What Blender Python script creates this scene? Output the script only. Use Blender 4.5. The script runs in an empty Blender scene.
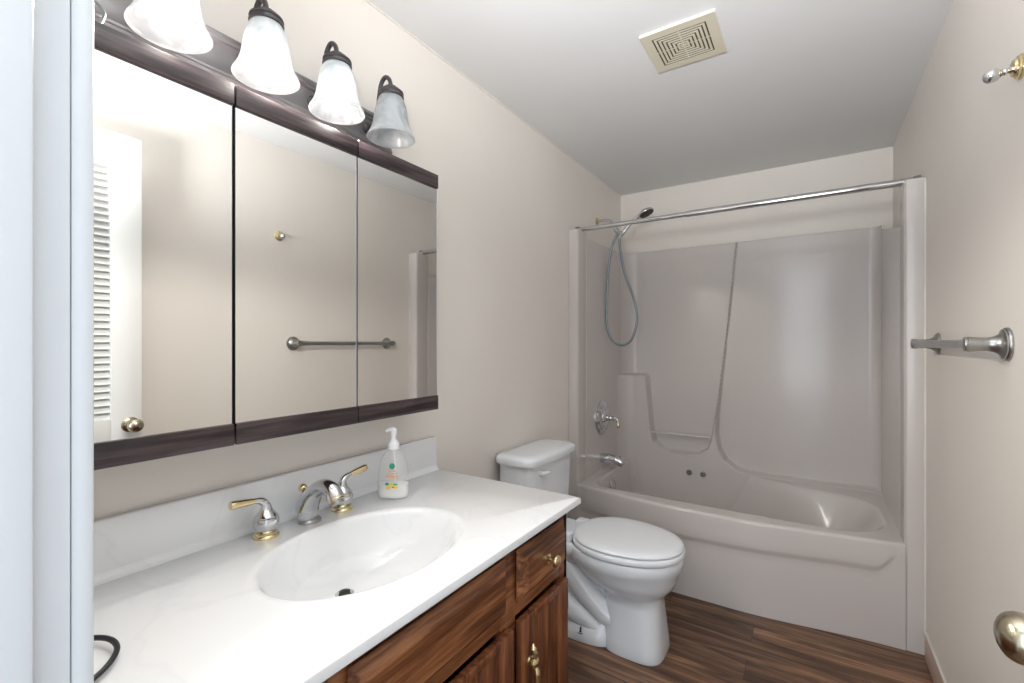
import bpy, bmesh, math, random
import numpy as np
from mathutils import Vector, Matrix
C = bpy.context.scene.collection
S = bpy.context.scene
pi = math.pi
R = math.radians

# ---------------------------------------------------------------- camera
F = 458.82
cam = bpy.data.cameras.new('camera')
cam.sensor_fit = 'HORIZONTAL'; cam.sensor_width = 36.0; cam.lens = F / 1024 * 36.0
cam.shift_y = 1.33 / 1024; cam.clip_start = 0.02
co = bpy.data.objects.new('camera', cam); C.objects.link(co)
co.location = (1.1566, 0, 1.2064); co.rotation_euler = (R(90), 0, R(33.175))
S.camera = co
# ---------------------------------------------------------------- world, light, exposure
S.view_settings.view_transform = 'Standard'; S.view_settings.look = 'None'
S.view_settings.gamma = 1; S.view_settings.use_curve_mapping = False
S.view_settings.exposure = 1.25
w = bpy.data.worlds.new('world'); S.world = w; w.use_nodes = True
w.node_tree.nodes['Background'].inputs[0].default_value = (0.80, 0.90, 1.0, 1)
w.node_tree.nodes['Background'].inputs[1].default_value = 0.6
BULB = 1.9; MOUTH = 7.2
# the photographer's flash gun, held above the camera and bounced off the ceiling
fl = bpy.data.lights.new('bounce_flash', 'SPOT'); fl.energy = 60; fl.color = (0.95, 0.975, 1.0)
fl.spot_size = R(106); fl.spot_blend = 0.8; fl.shadow_soft_size = 0.12
fo = bpy.data.objects.new('bounce_flash', fl); C.objects.link(fo); fo.location = (1.02, 0.0, 1.60)
fo.rotation_euler = (Vector((0.98, 0.60, 2.27)) - Vector((1.02, 0.0, 1.60))).to_track_quat('-Z', 'Y').to_euler()
# added soft fill panel in the unseen hall, shining through the doorway behind the camera
la = bpy.data.lights.new('doorway_fill', 'AREA'); la.shape = 'RECTANGLE'; la.size = 0.9; la.size_y = 1.8
la.energy = 8; la.color = (0.86, 0.93, 1.0)
lo = bpy.data.objects.new('doorway_fill', la); C.objects.link(lo)
lo.location = (1.05, -1.1, 1.45); lo.rotation_euler = (R(90), 0, 0)

# ---------------------------------------------------------------- dimensions
W = 1.524; YB = 3.206; ZC = 2.269; YN = 0.093
YT = 2.352

# ---------------------------------------------------------------- materials
def mat(name, col, rough=0.5, metal=0.0, **kw):
    m = bpy.data.materials.new(name); m.use_nodes = True
    b = m.node_tree.nodes['Principled BSDF']
    b.inputs['Base Color'].default_value = (*col, 1)
    b.inputs['Roughness'].default_value = rough; b.inputs['Metallic'].default_value = metal
    for k, v in kw.items(): b.inputs[k.replace('_', ' ')].default_value = v
    return m
def nodes(m): return m.node_tree.nodes, m.node_tree.links, m.node_tree.nodes['Principled BSDF']
def coords(m, scale=(1, 1, 1), rot=(0, 0, 0)):
    n, l, b = nodes(m)
    tc = n.new('ShaderNodeTexCoord'); mp = n.new('ShaderNodeMapping')
    mp.inputs['Scale'].default_value = scale; mp.inputs['Rotation'].default_value = rot
    l.new(tc.outputs['Object'], mp.inputs['Vector']); return mp
def noise(m, vec, scale, detail=4, dist=0, rough=0.5):
    n, l, b = nodes(m); t = n.new('ShaderNodeTexNoise')
    t.inputs['Scale'].default_value = scale; t.inputs['Detail'].default_value = detail
    t.inputs['Distortion'].default_value = dist; t.inputs['Roughness'].default_value = rough
    l.new(vec.outputs[0], t.inputs['Vector']); return t
def ramp(m, src, stops, out='Fac'):
    n, l, b = nodes(m); r = n.new('ShaderNodeValToRGB'); e = r.color_ramp.elements
    while len(e) < len(stops): e.new(0.5)
    for i, (p, c) in enumerate(stops): e[i].position = p; e[i].color = (*c, 1)
    l.new(src.outputs[out], r.inputs['Fac']); return r
def bump(m, src, strength, dist=0.001, out=0):
    n, l, b = nodes(m); u = n.new('ShaderNodeBump')
    u.inputs['Strength'].default_value = strength; u.inputs['Distance'].default_value = dist
    l.new(src.outputs[out], u.inputs['Height']); l.new(u.outputs[0], b.inputs['Normal'])
def paint(name, col, rough=0.6, bscale=140, bs=0.12):
    m = mat(name, col, rough); v = coords(m); t = noise(m, v, bscale, 3)
    bump(m, t, bs, 0.0008)
    t2 = noise(m, v, 1.6, 2); n, l, b = nodes(m)
    k = 0.965
    r = ramp(m, t2, [(0.35, tuple(c * k for c in col)), (0.65, col)]); l.new(r.outputs[0], b.inputs['Base Color'])
    return m
M = {}
M['wall'] = paint('wall_paint', (0.845, 0.795, 0.735), 0.5)
M['ceil'] = paint('ceiling_paint', (0.77, 0.765, 0.76), 0.8, 90, 0.2)
M['trim'] = mat('white_trim_paint', (0.70, 0.715, 0.735), 0.35)
M['door'] = mat('door_paint', (0.80, 0.80, 0.78), 0.4)
M['caulk'] = mat('caulk', (0.74, 0.71, 0.66), 0.6)
M['tan'] = mat('baseboard_bounce_tan', (0.62, 0.47, 0.38), 0.5)  # tan face: warm bounce off the floor put into the colour
M['surround'] = mat('gelcoat', (0.62, 0.575, 0.55), 0.20, Specular_IOR_Level=0.4, Coat_Weight=0.12, Coat_Roughness=0.1)
M['porcelain'] = mat('porcelain', (0.82, 0.85, 0.885), 0.12, Coat_Weight=0.3, Coat_Roughness=0.04)
M['seat'] = mat('seat_plastic', (0.83, 0.85, 0.88), 0.22)
M['chrome'] = mat('chrome', (0.66, 0.67, 0.69), 0.09, 1.0)
M['bar'] = mat('brushed_dark_metal', (0.27, 0.255, 0.26), 0.36, 0.65)
M['nickel'] = mat('brushed_nickel', (0.40, 0.395, 0.385), 0.28, 1.0)
M['brass'] = mat('polished_brass', (0.80, 0.67, 0.40), 0.16, 1.0)
M['agedbrass'] = mat('aged_brass', (0.50, 0.45, 0.33), 0.22, 1.0)
M['darkmetal'] = mat('dark_metal', (0.06, 0.055, 0.05), 0.4, 0.8)
M['bronze'] = mat('bronze', (0.085, 0.08, 0.085), 0.38, 0.6)
M['mirror'] = mat('mirror_silver', (0.90, 0.90, 0.885), 0.0, 1.0)
M['edge'] = mat('mirror_edge', (0.45, 0.48, 0.52), 0.2, 0.8)
M['black'] = mat('black_rubber', (0.012, 0.014, 0.018), 0.4)
M['greyhose'] = mat('grey_metal_hose', (0.24, 0.28, 0.31), 0.32, 0.6)
M['ventp'] = mat('aged_cream_plastic', (0.66, 0.61, 0.48), 0.5)
M['ventw'] = mat('white_plastic', (0.84, 0.83, 0.80), 0.4)
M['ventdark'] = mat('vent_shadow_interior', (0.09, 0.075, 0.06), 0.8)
M['pump'] = mat('pump_plastic', (0.86, 0.87, 0.88), 0.3)
M['soap'] = mat('white_liquid', (0.93, 0.93, 0.90), 0.35)
M['green'] = mat('green_ink', (0.03, 0.33, 0.20), 0.5)
M['orange'] = mat('orange_ink', (0.80, 0.38, 0.16), 0.5)
M['yellow'] = mat('yellow_ink', (0.85, 0.62, 0.12), 0.5)
M['leaf'] = mat('leaf_ink', (0.12, 0.40, 0.16), 0.5)
M['hall'] = mat('hall_floor', (0.35, 0.25, 0.18), 0.5)
# marble
m = mat('cultured_marble', (0.88, 0.885, 0.89), 0.14, Coat_Weight=0.3, Coat_Roughness=0.05); M['marble'] = m
n, l, b = nodes(m); v = coords(m, (1, 1, 1), (0, 0, 0.7)); t = noise(m, v, 1.9, 4, 1.3, 0.5)
r = ramp(m, t, [(0.0, (0.83, 0.84, 0.85)), (0.485, (0.835, 0.845, 0.855)), (0.502, (0.80, 0.81, 0.825)), (0.515, (0.83, 0.84, 0.85)), (1.0, (0.84, 0.85, 0.86))])
l.new(r.outputs[0], b.inputs['Base Color'])
# oak
def oak(name, axis, dark=(0.045, 0.014, 0.006), mid=(0.155, 0.050, 0.017), light=(0.40, 0.165, 0.065), f=1.0):
    m = mat(name, mid, 0.36, Coat_Weight=0.15, Coat_Roughness=0.2); n, l, b = nodes(m)
    sc = [75, 75, 75]; sc['xyz'.index(axis)] = 4.0
    v = coords(m, tuple(sc)); t = noise(m, v, 1.0 * f, 6, 0.5, 0.62)
    sc2 = [9, 9, 9]; sc2['xyz'.index(axis)] = 1.1
    v2 = coords(m, tuple(sc2)); t2 = noise(m, v2, 1.0, 3, 1.4)
    mx = n.new('ShaderNodeMath'); mx.operation = 'MULTIPLY_ADD'; mx.inputs[1].default_value = 0.68
    ml = n.new('ShaderNodeMath'); ml.operation = 'MULTIPLY'; ml.inputs[1].default_value = 0.32
    l.new(t2.outputs['Fac'], ml.inputs[0]); l.new(t.outputs['Fac'], mx.inputs[0]); l.new(ml.outputs[0], mx.inputs[2])
    r = ramp(m, mx, [(0.36, dark), (0.47, mid), (0.62, light)], 0); l.new(r.outputs[0], b.inputs['Base Color'])
    bump(m, t, 0.08, 0.0004); return m
M['oakz'] = oak('oak_vertical', 'z', mid=(0.145, 0.044, 0.015), light=(0.30, 0.11, 0.045)); M['oaky'] = oak('oak_horizontal', 'y')
M['wenge'] = oak('dark_wood_laminate', 'y', (0.008, 0.005, 0.006), (0.022, 0.013, 0.015), (0.085, 0.058, 0.062), 1.0)
# floor planks
m = mat('plank_floor', (0.2, 0.1, 0.05), 0.33); M['floor'] = m; n, l, b = nodes(m)
v = coords(m)
bk = n.new('ShaderNodeTexBrick'); bk.offset = 0.37; bk.inputs['Scale'].default_value = 1.0
bk.inputs['Brick Width'].default_value = 0.95; bk.inputs['Row Height'].default_value = 0.122
bk.inputs['Mortar Size'].default_value = 0.0012; bk.inputs['Mortar Smooth'].default_value = 0.3
bk.inputs['Color1'].default_value = (0, 0, 0, 1); bk.inputs['Color2'].default_value = (1, 1, 1, 1); bk.inputs['Mortar'].default_value = (0.0, 0.0, 0.0, 1)
l.new(v.outputs[0], bk.inputs['Vector'])
v1 = coords(m, (1.5, 17, 17)); add = n.new('ShaderNodeVectorMath'); add.operation = 'ADD'
sca = n.new('ShaderNodeVectorMath'); sca.operation = 'SCALE'; sca.inputs['Scale'].default_value = 9.0
l.new(bk.outputs['Color'], sca.inputs[0]); l.new(v1.outputs[0], add.inputs[0]); l.new(sca.outputs[0], add.inputs[1])
t = noise(m, add, 1.0, 7, 1.3, 0.62)
r = ramp(m, t, [(0.30, (0.022, 0.010, 0.006)), (0.43, (0.085, 0.040, 0.021)), (0.53, (0.17, 0.085, 0.045)), (0.68, (0.33, 0.19, 0.11))])
mxn = n.new('ShaderNodeMix'); mxn.data_type = 'RGBA'; mxn.blend_type = 'MULTIPLY'; mxn.inputs['Factor'].default_value = 1.0
r2 = ramp(m, bk, [(0.0, (0.80, 0.80, 0.80)), (1.0, (1.25, 1.22, 1.2))], 'Color')
l.new(r.outputs[0], mxn.inputs['A']); l.new(r2.outputs[0], mxn.inputs['B'])
mx2 = n.new('ShaderNodeMix'); mx2.data_type = 'RGBA'; mx2.inputs['B'].default_value = (0.02, 0.012, 0.008, 1)
l.new(bk.outputs['Fac'], mx2.inputs['Factor']); l.new(mxn.outputs['Result'], mx2.inputs['A'])
l.new(mx2.outputs['Result'], b.inputs['Base Color']); bump(m, t, 0.1, 0.0006)
# frosted lamp glass
m = bpy.data.materials.new('frosted_glass'); m.use_nodes = True; M['shade'] = m
n = m.node_tree.nodes; l = m.node_tree.links; n.clear()
o = n.new('ShaderNodeOutputMaterial'); tr = n.new('ShaderNodeBsdfTranslucent'); df = n.new('ShaderNodeBsdfDiffuse')
tp = n.new('ShaderNodeBsdfTransparent'); gl = n.new('ShaderNodeBsdfGlossy'); gl.inputs['Roughness'].default_value = 0.15
tc = n.new('ShaderNodeTexCoord'); ns = n.new('ShaderNodeTexNoise'); ns.inputs['Scale'].default_value = 16; ns.inputs['Detail'].default_value = 4; ns.inputs['Distortion'].default_value = 1.5
cr = n.new('ShaderNodeValToRGB'); cr.color_ramp.elements[0].position = 0.35; cr.color_ramp.elements[0].color = (0.58, 0.62, 0.65, 1); cr.color_ramp.elements[1].position = 0.62; cr.color_ramp.elements[1].color = (0.80, 0.84, 0.86, 1)
l.new(tc.outputs['Object'], ns.inputs['Vector']); l.new(ns.outputs['Fac'], cr.inputs['Fac'])
for x in (tr, df): l.new(cr.outputs[0], x.inputs['Color'])
m1 = n.new('ShaderNodeMixShader'); m1.inputs[0].default_value = 0.45; l.new(tr.outputs[0], m1.inputs[1]); l.new(df.outputs[0], m1.inputs[2])
m2 = n.new('ShaderNodeMixShader'); m2.inputs[0].default_value = 0.30; l.new(m1.outputs[0], m2.inputs[1]); l.new(tp.outputs[0], m2.inputs[2])
m3 = n.new('ShaderNodeMixShader'); m3.inputs[0].default_value = 0.06; l.new(m2.outputs[0], m3.inputs[1]); l.new(gl.outputs[0], m3.inputs[2])
l.new(m3.outputs[0], o.inputs[0])
m = mat('lit_bulb', (1, 1, 1), 0.4); M['bulb'] = m; b = m.node_tree.nodes['Principled BSDF']
b.inputs['Emission Color'].default_value = (1.0, 0.95, 0.88, 1); b.inputs['Emission Strength'].default_value = BULB
# clear bottle plastic
m = bpy.data.materials.new('clear_plastic'); m.use_nodes = True; M['clear'] = m
n = m.node_tree.nodes; l = m.node_tree.links; n.clear()
o = n.new('ShaderNodeOutputMaterial'); tp = n.new('ShaderNodeBsdfTransparent'); tp.inputs[0].default_value = (0.99, 0.99, 0.99, 1)
gl = n.new('ShaderNodeBsdfGlossy'); gl.inputs['Roughness'].default_value = 0.05; fr = n.new('ShaderNodeFresnel'); fr.inputs[0].default_value = 1.14
df = n.new('ShaderNodeBsdfDiffuse'); df.inputs[0].default_value = (0.92, 0.93, 0.94, 1)
ma = n.new('ShaderNodeMixShader'); ma.inputs[0].default_value = 0.16; l.new(tp.outputs[0], ma.inputs[1]); l.new(df.outputs[0], ma.inputs[2])
mb = n.new('ShaderNodeMixShader'); mb.inputs[0].default_value = 0.07; l.new(ma.outputs[0], mb.inputs[1]); l.new(gl.outputs[0], mb.inputs[2]); l.new(mb.outputs[0], o.inputs[0])

# ---------------------------------------------------------------- mesh helpers (all in world coordinates; obj() re-bases to the parent)
def box(bm, x0, x1, y0, y1, z0, z1, bev=0.0, seg=2):
    q = bmesh.ops.create_cube(bm, size=1.0)['verts']
    for v in q: v.co = Vector(((x0 + x1) / 2 + v.co.x * (x1 - x0), (y0 + y1) / 2 + v.co.y * (y1 - y0), (z0 + z1) / 2 + v.co.z * (z1 - z0)))
    if bev > 0:
        es = list({e for v in q for e in v.link_edges})
        bmesh.ops.bevel(bm, geom=es, offset=bev, segments=seg, affect='EDGES', profile=0.5, clamp_overlap=True)
    return bm
def bx(*a, **k): return box(bmesh.new(), *a, **k)
def rings(bm, rs, closed=True, cap0=True, cap1=True):
    vs = [[bm.verts.new(p) for p in r] for r in rs]; n = len(rs[0])
    for a, b in zip(vs, vs[1:]):
        for i in range(n if closed else n - 1):
            j = (i + 1) % n
            try: bm.faces.new((a[i], a[j], b[j], b[i]))
            except ValueError: pass
    if closed and cap0: bm.faces.new(vs[0][::-1])
    if closed and cap1: bm.faces.new(vs[-1])
    return bm
def frame_of(ax):
    ax = Vector(ax).normalized(); up = Vector((0, 0, 1)) if abs(ax.z) < 0.9 else Vector((1, 0, 0))
    u = up.cross(ax).normalized(); return u, ax.cross(u), ax
def lathe(bm, prof, c=(0, 0, 0), ax=(0, 0, 1), seg=40, cap0=True, cap1=True):
    u, v, a = frame_of(ax); c = Vector(c)
    rings(bm, [[c + a * h + (u * math.cos(t) + v * math.sin(t)) * max(r, 1e-5) for t in [2 * pi * i / seg for i in range(seg)]] for r, h in prof], True, cap0, cap1)
    return bm
def smooth_path(pts, k=6):
    P = [Vector(p) for p in pts]; out = []
    for i in range(len(P) - 1):
        a = P[i - 1] if i else P[0] * 2 - P[1]; b = P[i]; c = P[i + 1]; d = P[i + 2] if i + 2 < len(P) else P[-1] * 2 - P[-2]
        for j in range(k):
            t = j / k; out.append(0.5 * ((2 * b) + (c - a) * t + (2 * a - 5 * b + 4 * c - d) * t * t + (3 * b - a - 3 * c + d) * t ** 3))
    out.append(P[-1]); return out
def tube(bm, pts, rad, seg=16, k=6, sm=True, flat=None):
    """rad: number or list per control point"""
    P = smooth_path(pts, k) if sm else [Vector(p) for p in pts]
    n = len(P)
    if isinstance(rad, (int, float)): rr = [rad] * n
    else:
        q = np.linspace(0, len(rad) - 1, n); rr = list(np.interp(q, range(len(rad)), rad))
    T = [((P[min(i + 1, n - 1)] - P[max(i - 1, 0)]).normalized()) for i in range(n)]
    u, v, _ = frame_of(T[0]); rs = []
    for i in range(n):
        u = (u - T[i] * u.dot(T[i])).normalized(); v = T[i].cross(u)
        rs.append([P[i] + (u * math.cos(t) + v * math.sin(t) * (flat or 1)) * rr[i] for t in [2 * pi * j / seg for j in range(seg)]])
    return rings(bm, rs)
def grid(bm, X, Y, Z):
    h, w_ = X.shape
    vs = [[bm.verts.new((X[i, j], Y[i, j], Z[i, j])) for j in range(w_)] for i in range(h)]
    for i in range(h - 1):
        for j in range(w_ - 1):
            bm.faces.new((vs[i][j], vs[i][j + 1], vs[i + 1][j + 1], vs[i + 1][j]))
    return vs
def prism_y(bm, prof, y0, y1):
    return rings(bm, [[(x, y, z) for x, z in prof] for y in (y0, y1)])
def base(p):
    v = Vector((0, 0, 0))
    while p is not None: v += p.location; p = p.parent
    return v
def obj(name, bm, m, parent=None, ang=38, label=None, recalc=True):
    if recalc: bmesh.ops.recalc_face_normals(bm, faces=bm.faces)
    o = base(parent)
    for v in bm.verts: v.co -= o
    me = bpy.data.meshes.new(name); bm.to_mesh(me); bm.free(); me.materials.append(m)
    me.shade_smooth(); me.set_sharp_from_angle(angle=R(ang))
    ob = bpy.data.objects.new(name, me); C.objects.link(ob); ob.parent = parent
    if label: ob['label'] = label
    return ob
def thing(name, label, cat, loc=(0, 0, 0), group=None):
    o = bpy.data.objects.new(name, None); C.objects.link(o); o.location = loc; o.empty_display_size = 0.05
    o['label'] = label; o['category'] = cat
    if group: o['group'] = group
    return o
def tag(o, label, cat, group=None):
    o['label'] = label; o['category'] = cat
    if group: o['group'] = group
    return o
def struct(name, bm, m, parent=None, **k):
    o = obj(name, bm, m, parent, **k)
    if parent is None: o['kind'] = 'structure'
    return o
def sellipse(cx, cy, z, af, ab, hw, n=2.0, seg=64):
    """egg ring: af towards +x, ab towards -x"""
    out = []
    for i in range(seg):
        t = 2 * pi * i / seg; c, s = math.cos(t), math.sin(t)
        out.append(Vector((cx + (af if c >= 0 else ab) * math.copysign(abs(c) ** (2 / n), c), cy + hw * math.copysign(abs(s) ** (2 / n), s), z)))
    return out

# ================================================================ SETTING
struct('floor', bx(-0.1, W + 0.1, -1.6, YB + 0.1, -0.06, 0.0), M['floor'])
struct('ceiling', bx(-0.1, W + 0.1, -0.02, YB + 0.1, ZC, ZC + 0.06), M['ceil'])
struct('wall_left', bx(-0.1, 0, -0.02, YB + 0.1, 0, ZC), M['wall'])
struct('wall_right', bx(W, W + 0.1, -0.02, YB + 0.1, 0, ZC), M['wall'])
struct('wall_back', bx(0, W, YB, YB + 0.1, 0, ZC), M['wall'])
XJ = 0.75; XH = 1.45; ZH = 2.06
bm = bx(0, XJ - 0.02, -0.02, YN, 0, ZC); box(bm, XH + 0.02, W, -0.02, YN, 0, ZC); box(bm, XJ - 0.02, XH + 0.02, -0.02, YN, ZH + 0.02, ZC)
struct('wall_front', bm, M['wall'])
# door frame: jamb with a stop, casing on the bathroom side
bm = bx(XJ - 0.02, XJ, -0.02, YN, 0, ZH + 0.02); box(bm, XH, XH + 0.02, -0.02, YN, 0, ZH + 0.02); box(bm, XJ, XH, -0.02, YN, ZH, ZH + 0.02)
box(bm, XJ, XJ + 0.010, 0.020, 0.075, 0, ZH, 0.003); box(bm, XH - 0.010, XH, 0.020, 0.075, 0, ZH, 0.003); box(bm, XJ, XH, 0.020, 0.075, ZH - 0.010, ZH, 0.003)
box(bm, XJ - 0.075, XJ, YN, YN + 0.013, 0, ZH + 0.07, 0.004)
box(bm, XJ - 0.075, W, YN, YN + 0.013, ZH + 0.004, ZH + 0.07, 0.004)
struct('trim_1', bm, M['trim'])
bm = bx(W - 0.007, W, 0.9, 2.330, 0, 0.098, 0.002)
bb = struct('baseboard_right', bm, M['tan'])
obj('painted_cap', bx(W - 0.009, W, 0.9, 2.330, 0.098, 0.106, 0.003), M['caulk'], bb)
# caulk lines
bm = bmesh.new()
pts = [(W - 0.002, 2.350, z) for z in np.linspace(0.09, 1.84, 24)]
tube(bm, pts, [0.004 + 0.0015 * math.sin(i * 2.3) for i in range(24)], 8, 2)
struct('trim_2', bm, M['caulk'])
bm = bmesh.new()
tube(bm, [(0.003, y, ZC - 0.002) for y in np.linspace(YN, YB, 30)], [0.0035 + 0.001 * math.sin(i * 1.9) for i in range(30)], 6, 1)
struct('trim_3', bm, M['wall'])

# ---------------------------------------------------------------- open louvred door (its knob shows at the right edge, its face in the mirror)
XD = 1.405; D0, D1 = 0.122, 0.775; ZL0, ZL1, ZD = 0.905, 1.925, 2.035
YL0, YL1 = 0.225, 0.675
bm = bx(XD, XD + 0.034, D0, YL0, 0.012, ZD, 0.002); box(bm, XD, XD + 0.034, YL1, D1, 0.012, ZD, 0.002)
box(bm, XD, XD + 0.034, YL0, YL1, ZL1, ZD, 0.002); box(bm, XD, XD + 0.034, YL0, YL1, ZL0 - 0.12, ZL0, 0.002); box(bm, XD, XD + 0.034, YL0, YL1, 0.012, 0.22, 0.002)
box(bm, XD + 0.010, XD + 0.024, YL0, YL1, 0.22, ZL0 - 0.12)
door = struct('door_1', bm, M['door'])
bm = bmesh.new(); nL = 37
for i in range(nL):
    z = ZL0 + (i + 0.5) * (ZL1 - ZL0) / nL; h = 0.0125
    rings(bm, [[(XD + 0.003, y, z - h), (XD + 0.008, y, z - h - 0.002), (XD + 0.031, y, z + h - 0.003), (XD + 0.027, y, z + h)] for y in (YL0, YL1)])
obj('louver_panel', bm, M['door'], door)
KY, KZ = 0.736, 0.878
bm = bmesh.new(); lathe(bm, [(0.030, 0), (0.030, 0.005), (0.024, 0.009), (0.012, 0.011)], (XD, KY, KZ), (-1, 0, 0))
ro = obj('knob_rosette', bm, M['agedbrass'], door)
bm = bmesh.new(); lathe(bm, [(0.011, 0.006), (0.011, 0.028), (0.013, 0.031), (0.018, 0.034), (0.0225, 0.038), (0.0252, 0.043), (0.0266, 0.048), (0.0270, 0.053), (0.0265, 0.058), (0.0248, 0.063), (0.0220, 0.067), (0.018, 0.070), (0.012, 0.073), (0.006, 0.0745), (0.001, 0.0748)], (XD, KY, KZ), (-1, 0, 0), 48)
obj('door_knob', bm, M['agedbrass'], door)
for z in (0.25, 1.05, 1.82):
    bm = bmesh.new(); lathe(bm, [(0.006, -0.04), (0.006, 0.04)], (XD + 0.04, D0 - 0.003, z), (0, 0, 1), 16); obj('hinge', bm, M['agedbrass'], door)

# ================================================================ VANITY
VY0, VY1 = 0.113, 1.238; VX = 0.542; ZT = 0.751; TK = 0.021
van = thing('vanity_cabinet', 'brown oak vanity cabinet under the white marble countertop', 'cabinet', (0.28, 0.68, 0))
bm = bx(0.003, VX, VY0, VY0 + 0.018, 0.0, ZT - TK); box(bm, 0.003, VX, VY1 - 0.018, VY1, 0.0, ZT - TK, 0.001)
box(bm, 0.003, VX - 0.02, VY0 + 0.018, VY1 - 0.018, 0.10, 0.118); box(bm, 0.003, 0.012, VY0 + 0.018, VY1 - 0.018, 0.118, ZT - TK)
box(bm, VX - 0.09, VX - 0.075, VY0 + 0.018, VY1 - 0.018, 0.0, 0.10)
obj('body', bm, M['oakz'], van)
# face frame
FX = VX
bm = bmesh.new(); fr0, fr1 = FX - 0.02, FX
zr1 = ZT - TK; ST = [(VY0 + 0.018, 0.17), (0.40, 0.475), (0.892, 0.955), (1.190, VY1 - 0.001)]
for a, b_ in ST: box(bm, fr0, fr1, a, b_, 0.10, zr1, 0.0015)
for a, b_ in ((0.10, 0.135), (0.530, 0.572), (0.693, zr1)):
    for (u0, u1) in zip(ST, ST[1:]): box(bm, fr0, fr1 - 0.0004, u0[1], u1[0], a, b_, 0.001)
obj('face_frame', bm, M['oaky'], van)
def raised(bm, y0, y1, z0, z1, x0, t=0.019, inset=0.030):
    """overlay panel with a bevelled raised field"""
    rs = []
    for d, x in ((0, x0), (0, x0 + t * 0.75), (0.004, x0 + t * 0.95), (0.008, x0 + t), (inset, x0 + t), (inset + 0.001, x0 + t * 0.72), (inset + 0.013, x0 + t * 0.98), (inset + 0.016, x0 + t)):
        rs.append([(x, y0 + d, z0 + d), (x, y1 - d, z0 + d), (x, y1 - d, z1 - d), (x, y0 + d, z1 - d)])
    return rings(bm, rs)
def slab(bm, y0, y1, z0, z1, x0, t=0.027, bv=0.024):
    rs = []
    for d, x in ((0.007, x0), (0.007, x0 + 0.004), (0, x0 + 0.005), (0, x0 + 0.0085), (0.001, x0 + 0.0095), (bv, x0 + t - 0.0015), (bv + 0.0006, x0 + t), (bv + 0.003, x0 + t)):
        rs.append([(x, y0 + d, z0 + d), (x, y1 - d, z0 + d), (x, y1 - d, z1 - d), (x, y0 + d, z1 - d)])
    return rings(bm, rs)
obj('false_front', slab(bmesh.new(), 0.460, 0.898, 0.568, 0.697, FX), M['oaky'], van, 12)
obj('false_front', slab(bmesh.new(), 0.160, 0.425, 0.562, 0.703, FX), M['oaky'], van, 12)
dr = obj('drawer', slab(bmesh.new(), 0.950, 1.200, 0.568, 0.697, FX), M['oaky'], van, 12)
def cab_door(y0, y1, hinge_y, pull=None):
    z0, z1 = 0.125, 0.526; x0 = FX + 0.004; t = 0.020; bm = bmesh.new(); s = 0.055
    box(bm, x0, x0 + t, y0, y0 + s, z0, z1, 0.004); box(bm, x0, x0 + t, y1 - s, y1, z0, z1, 0.004)
    box(bm, x0, x0 + t - 0.0005, y0 + s, y1 - s, z0, z0 + s, 0.002); box(bm, x0, x0 + t - 0.0005, y0 + s, y1 - s, z1 - 0.02, z1, 0.003)
    box(bm, FX, x0 + 0.001, y0 + 0.012, y1 - 0.012, z0 + 0.012, z1 - 0.012)
    d = obj('door', bm, M['oakz'], van)
    bm = bmesh.new(); a, b_ = y0 + s, y1 - s; k = 2 if b_ - a < 0.16 else 4
    for i in range(k):
        p, q = a + (b_ - a) * i / k, a + (b_ - a) * (i + 1) / k
        box(bm, x0 + 0.002, x0 + 0.013, p, q, z0 + s, z1 - 0.02, 0.004)
    obj('door_panel', bm, M['oakz'], d)
    for hz in (0.20, 0.462):
        bm = bx(x0 + 0.0005, x0 + 0.010, hinge_y - 0.006, hinge_y + 0.006, hz - 0.026, hz + 0.026, 0.002)
        lathe(bm, [(0.004, -0.03), (0.004, 0.03)], (x0 + 0.012, hinge_y, hz), (0, 0, 1), 12)
        obj('hinge', bm, M['darkmetal'], d)
    return d
d3 = cab_door(0.948, 1.202, 1.208); d2 = cab_door(0.676, 0.914, 0.920); d1 = cab_door(0.436, 0.672, 0.430)
d0 = cab_door(0.160, 0.425, 0.154)
# drawer knob
bm = bmesh.new(); kx = FX + 0.027
lathe(bm, [(0.013, 0), (0.013, 0.002), (0.009, 0.004), (0.005, 0.006), (0.005, 0.014), (0.010, 0.018), (0.0155, 0.021), (0.0165, 0.025), (0.015, 0.029), (0.009, 0.032), (0.001, 0.033)], (kx, 1.075, 0.632), (1, 0, 0), 32)
obj('knob', bm, M['brass'], dr)
def pull(y, parent):
    bm = bmesh.new(); x = FX + 0.024; z = 0.412
    lathe(bm, [(0.012, 0), (0.011, 0.004), (0.006, 0.007), (0.005, 0.012)], (x, y, z), (1, 0, 0), 24)
    lathe(bm, [(0.004, 0.006), (0.013, 0.010), (0.014, 0.016), (0.009, 0.022), (0.001, 0.024)], (x, y, z), (1, 0, 0), 24)
    tube(bm, [(x + 0.014, y, z + 0.004), (x + 0.017, y - 0.002, z + 0.022), (x + 0.012, y - 0.003, z + 0.036), (x + 0.010, y, z + 0.046)], [0.004, 0.006, 0.008, 0.002], 12)
    tube(bm, [(x + 0.016, y, z - 0.004), (x + 0.020, y + 0.001, z - 0.026), (x + 0.020, y, z - 0.055), (x + 0.012, y, z - 0.074)], [0.004, 0.0085, 0.007, 0.002], 12)
    obj('pull_handle', bm, M['brass'], parent)
pull(0.985, d3); pull(0.708, d2); pull(0.640, d1)

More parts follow.
